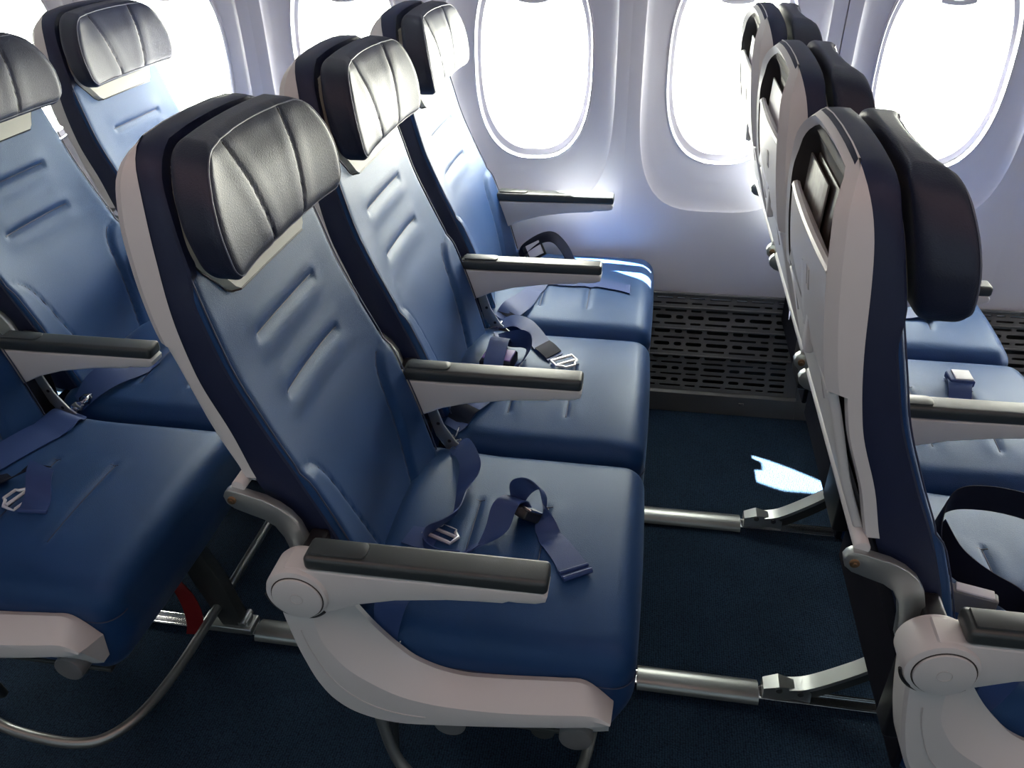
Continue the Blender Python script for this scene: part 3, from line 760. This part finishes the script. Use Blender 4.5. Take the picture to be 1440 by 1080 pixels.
def tongue(e, B, c, ang, tilt=0.0):
    """slotted metal tongue"""
    R = Matrix.Rotation(ang, 3, 'Z') @ Matrix.Rotation(tilt, 3, 'Y'); c = Vector(c)
    outl = [(-.014, -.026), (.010, -.026), (.020, -.014), (.026, -.012), (.026, .012), (.020, .014), (.010, .026), (-.014, .026)]
    hole = [(-.007, -.019), (.004, -.019), (.004, .019), (-.007, .019)]
    q = [R @ Vector((x, y, 0))+c for x, y in outl]
    v1 = tube([tuple(p) for p in q], .0030, 6, cyclic=True, ref=tuple(R @ Vector((0, 0, 1))))
    bar = tube([tuple(R @ Vector((.008, -.022, 0))+c), tuple(R @ Vector((.008, .022, 0))+c)], .0032, 6)
    bar2 = tube([tuple(R @ Vector((-.013, -.022, 0))+c), tuple(R @ Vector((-.013, .022, 0))+c)], .0032, 6)
    mk('buckle_tongue', join(v1, bar, bar2), 'steel', e, B)
def buckle(e, B, c, ang, tilt, face='greycover', lid='chrome', size=(.030, .024, .008), roll=0.0):
    R = Matrix.Rotation(ang, 3, 'Z') @ Matrix.Rotation(tilt, 3, 'Y') @ Matrix.Rotation(roll, 3, 'X'); c = Vector(c)
    def d(x, y, z): v = R @ Vector((x, y, z))+c; return tuple(v)
    o = mk('buckle', rbox(*size, .004, .03, d, 3), face, e, B)
    sx, sy, sz = size
    def d2(x, y, z): v = R @ Vector((x+sx*.1, y, z+sz+.0015))+c; return tuple(v)
    mk('buckle_cover', rbox(sx*.72, sy*.92, .0020, .0015, .03, d2, 2), lid, o, B)
    return o

# -- belt lying on the foreground seat
e, B = belt((.60, .22, .45), 'twisted navy belt with open metal tongue on the foreground aisle seat')
hook(e, B, (.503, .452, .445))
strap(e, B, [((.507, .430, .440), (.512, .462, .452)), ((.525, .395, .475), (.545, .430, .490)), ((.544, .352, .485), (.580, .361, .500)), ((.549, .306, .474), (.582, .330, .492)), ((.553, .276, .462), (.572, .288, .492)), ((.554, .246, .456), (.570, .236, .496)), ((.540, .215, .458), (.552, .200, .500)), ((.527, .186, .460), (.530, .176, .503)), ((.530, .160, .462), (.532, .152, .500)), ((.556, .148, .462), (.556, .142, .492)), ((.585, .150, .461), (.590, .146, .488))])
strap(e, B, [((.490, .165, .459), (.500, .205, .461)), ((.515, .160, .460), (.522, .204, .466)), ((.540, .160, .462), (.545, .200, .470))])
tongue(e, B, (.548, .196, .470), 1.2, .25)
strap(e, B, [((.580, .145, .458), (.597, .180, .460)), ((.603, .172, .460), (.632, .200, .464)), ((.618, .205, .484), (.655, .210, .482)), ((.624, .228, .508), (.664, .226, .505)), ((.633, .242, .517), (.671, .234, .517)), ((.645, .262, .508), (.681, .250, .508)), ((.655, .268, .490), (.688, .254, .488))])
buckle(e, B, (.674, .248, .488), 1.0, .75, 'black', 'chrome')
strap(e, B, [((.652, .272, .482), (.674, .240, .478)), ((.646, .278, .512), (.672, .262, .490)), ((.654, .272, .534), (.684, .272, .510)), ((.676, .268, .542), (.698, .280, .512)), ((.697, .258, .533), (.708, .274, .500)), ((.706, .250, .508), (.706, .258, .478)), ((.724, .246, .482), (.694, .240, .470)), ((.738, .230, .466), (.702, .214, .462)), ((.754, .212, .461), (.716, .190, .460)), ((.774, .186, .460), (.734, .163, .460)), ((.786, .168, .463), (.744, .144, .463)), ((.795, .154, .465), (.754, .128, .465))], 7, 'belt')
mk('strap_end', join(tube([(.793, .156, .467), (.752, .131, .467)], .0042, 8), tube([(.786, .168, .466), (.745, .143, .466)], .0030, 8)), 'belt', e, B)
# -- short strap under the aisle armrest
e, B = belt((.52, .03, .45), 'dark belt strap hooked by the end panel of the foreground aisle seat')
strap(e, B, [((.498, .012, .420), (.524, .012, .430)), ((.494, .010, .460), (.532, .010, .465)), ((.498, .016, .505), (.545, .014, .505)), ((.510, .035, .520), (.560, .032, .520))], 6, 'belt')
hook(e, B, (.503, .010, .408))
# -- belts on the middle seat
e, B = belt((.57, .84, .45), 'navy belt ending in white metal tongue on the centre-row middle seat')
hook(e, B, (.490, .935, .445))
strap(e, B, [((.500, .965, .448), (.505, .918, .448)), ((.543, .952, .476), (.546, .906, .470)), ((.585, .925, .482), (.573, .882, .474)), ((.617, .888, .476), (.590, .850, .468)), ((.648, .843, .466), (.620, .803, .464)), ((.676, .806, .464), (.648, .768, .464))])
strap(e, B, [((.640, .855, .468), (.612, .817, .467)), ((.655, .834, .471), (.627, .795, .470)), ((.672, .813, .467), (.644, .775, .467))], 4, 'beltdark', 'sewn_end')
tongue(e, B, (.684, .768, .469), -.95)
strap(e, B, [((.505, .890, .452), (.520, .850, .452)), ((.555, .845, .492), (.560, .810, .470)), ((.592, .805, .518), (.588, .790, .482)), ((.612, .770, .522), (.600, .775, .484)), ((.612, .745, .505), (.594, .757, .470)), ((.594, .730, .478), (.582, .735, .460)), ((.575, .715, .462), (.570, .715, .456))])
strap(e, B, [((.520, .830, .470), (.560, .825, .470)), ((.518, .795, .502), (.560, .793, .500)), ((.520, .745, .505), (.562, .744, .503)), ((.520, .700, .497), (.562, .700, .495)), ((.522, .660, .470), (.562, .660, .468))])
buckle(e, B, (.545, .735, .478), 1.45, .05, 'beltdark', 'lilac', (.034, .034, .012))
e, B = belt((.52, .57, .45), 'navy belt strap with black sewn block emerging beside the centre-row middle armrest')
hook(e, B, (.482, .500, .440))
strap(e, B, [((.476, .512, .432), (.510, .495, .432)), ((.480, .530, .460), (.520, .510, .452)), ((.486, .550, .482), (.532, .540, .466)), ((.500, .580, .486), (.548, .575, .468)), ((.520, .625, .478), (.566, .615, .466)), ((.550, .680, .462), (.590, .665, .462))])
strap(e, B, [((.4795, .530, .4625), (.5205, .510, .4545)), ((.4855, .548, .4835), (.5310, .537, .4685)), ((.492, .562, .4865), (.539, .554, .4695))], 4, 'beltdark', 'sewn_block')
# -- window seat belts
e, B = belt((.55, 1.03, .45), 'pale-lit navy belt strap crossing from the joint of the window seat')
strap(e, B, [((.490, .975, .436), (.522, .948, .436)), ((.494, .990, .458), (.538, .960, .456)), ((.508, 1.012, .478), (.560, .985, .464)), ((.530, 1.050, .480), (.578, 1.040, .463)), ((.546, 1.100, .474), (.590, 1.110, .462)), ((.556, 1.150, .466), (.605, 1.160, .461))])
strap(e, B, [((.4945, .992, .4605), (.5385, .962, .4585)), ((.501, 1.001, .4700), (.549, .973, .4630))], 4, 'beltdark', 'sewn_block')
e, B = belt((.72, 1.18, .46), 'navy belt end laid forward on the window seat next to the sun patch')
strap(e, B, [((.600, 1.195, .464), (.600, 1.150, .461)), ((.650, 1.205, .462), (.655, 1.150, .460)), ((.725, 1.205, .460), (.735, 1.150, .459)), ((.775, 1.190, .460), (.782, 1.142, .458)), ((.811, 1.176, .466), (.811, 1.130, .462))])
e, B = belt((.57, 1.34, .47), 'dark looped belt with buckle standing against the wall by the window seat')
strap(e, B, [((.492, 1.345, .440), (.505, 1.305, .440)), ((.496, 1.350, .478), (.512, 1.310, .470)), ((.522, 1.360, .502), (.535, 1.318, .492)), ((.560, 1.365, .522), (.566, 1.322, .510)), ((.592, 1.362, .524), (.592, 1.318, .512)), ((.622, 1.356, .500), (.614, 1.312, .492)), ((.642, 1.352, .468), (.632, 1.308, .462)), ((.650, 1.350, .438), (.642, 1.305, .436))], 6, 'beltdark')
buckle(e, B, (.540, 1.325, .482), .2, -.45, 'black', 'white', (.028, .022, .008), .8)
# -- rear row belts
e, B = belt((-.18, .20, .46), 'navy belt end with grey tongue on the lower left aisle seat')
strap(e, B, [((-.215, .248, .497), (-.160, .232, .492)), ((-.206, .222, .492), (-.152, .212, .488)), ((-.192, .190, .472), (-.142, .188, .470)), ((-.182, .160, .462), (-.132, .162, .462)), ((-.180, .152, .461), (-.130, .155, .461))])
strap(e, B, [((-.300, .205, .462), (-.262, .235, .462)), ((-.262, .190, .476), (-.232, .225, .478)), ((-.222, .205, .490), (-.200, .240, .492)), ((-.212, .240, .494), (-.170, .240, .492))], 6, 'beltdark')
tongue(e, B, (-.198, .182, .464), 2.9, -.1)
mk('strap_end', tube([(-.181, .154, .464), (-.130, .157, .464)], .0035, 8), 'belt', e, B)
e, B = belt((-.27, .40, .45), 'belt strap draped down from the joint of the two left seats')
strap(e, B, [((-.310, .462, .440), (-.245, .440, .440)), ((-.309, .440, .470), (-.240, .416, .466)), ((-.315, .405, .470), (-.240, .380, .466)), ((-.330, .340, .462), (-.262, .300, .460)), ((-.345, .270, .462), (-.285, .225, .460))])
hook(e, B, (-.283, .475, .462))
e, B = belt((-.25, .56, .47), 'curled navy belt under the left armrest near the joint')
strap(e, B, [((-.314, .505, .455), (-.286, .480, .440)), ((-.300, .530, .485), (-.258, .500, .462)), ((-.280, .560, .500), (-.236, .545, .468)), ((-.255, .605, .488), (-.212, .592, .464)), ((-.235, .665, .468), (-.196, .640, .458))])
# -- front row belts
e, B = belt((1.37, .24, .5), 'big dark upright belt loop on the nearest right-hand seat')
strap(e, B, [((1.300, .150, .462), (1.300, .150, .500)), ((1.285, .200, .470), (1.296, .190, .512)), ((1.292, .262, .492), (1.306, .262, .538)), ((1.330, .318, .508), (1.338, .322, .552)), ((1.385, .335, .508), (1.390, .340, .552)), ((1.450, .325, .505), (1.458, .330, .548)), ((1.520, .300, .49), (1.530, .302, .535))], 7, 'beltdark')
strap(e, B, [((1.292, .262, .492), (1.312, .268, .538)), ((1.318, .225, .472), (1.332, .232, .515)), ((1.350, .190, .462), (1.362, .200, .506)), ((1.384, .165, .460), (1.392, .172, .505)), ((1.398, .140, .460), (1.402, .142, .505)), ((1.380, .118, .460), (1.380, .116, .503)), ((1.350, .112, .460), (1.348, .108, .50))], 7, 'beltdark')
buckle(e, B, (1.325, .155, .484), -.25, 0.0, 'greycover', 'white', (.034, .009, .022))
e, B = belt((1.34, .03, .45), 'belt strap hooked low beside the right-hand end panel')
strap(e, B, [((1.296, .012, .420), (1.322, .012, .430)), ((1.296, .010, .450), (1.332, .012, .455)), ((1.305, .018, .495), (1.345, .016, .495)), ((1.315, .035, .520), (1.360, .032, .520))])
hook(e, B, (1.303, .010, .408))
e, B = belt((1.485, .765, .47), 'folded belt buckle with white cover on the right-hand middle seat')
strap(e, B, [((1.458, .725, .462), (1.500, .722, .462)), ((1.460, .750, .480), (1.503, .747, .480)), ((1.464, .775, .484), (1.510, .770, .484)), ((1.470, .800, .470), (1.514, .796, .470)), ((1.472, .815, .461), (1.516, .812, .461))])
buckle(e, B, (1.490, .784, .482), 0.0, 0.0, 'belt', 'white', (.024, .020, .008))
e, B = belt((1.50, 1.09, .46), 'small curled dark belt on the right-hand window seat')
strap(e, B, [((1.40, 1.12, .461), (1.40, 1.08, .461)), ((1.46, 1.118, .466), (1.46, 1.080, .464)), ((1.51, 1.118, .476), (1.505, 1.082, .472)), ((1.535, 1.112, .470), (1.530, 1.085, .462)), ((1.515, 1.105, .461), (1.512, 1.09, .461))])
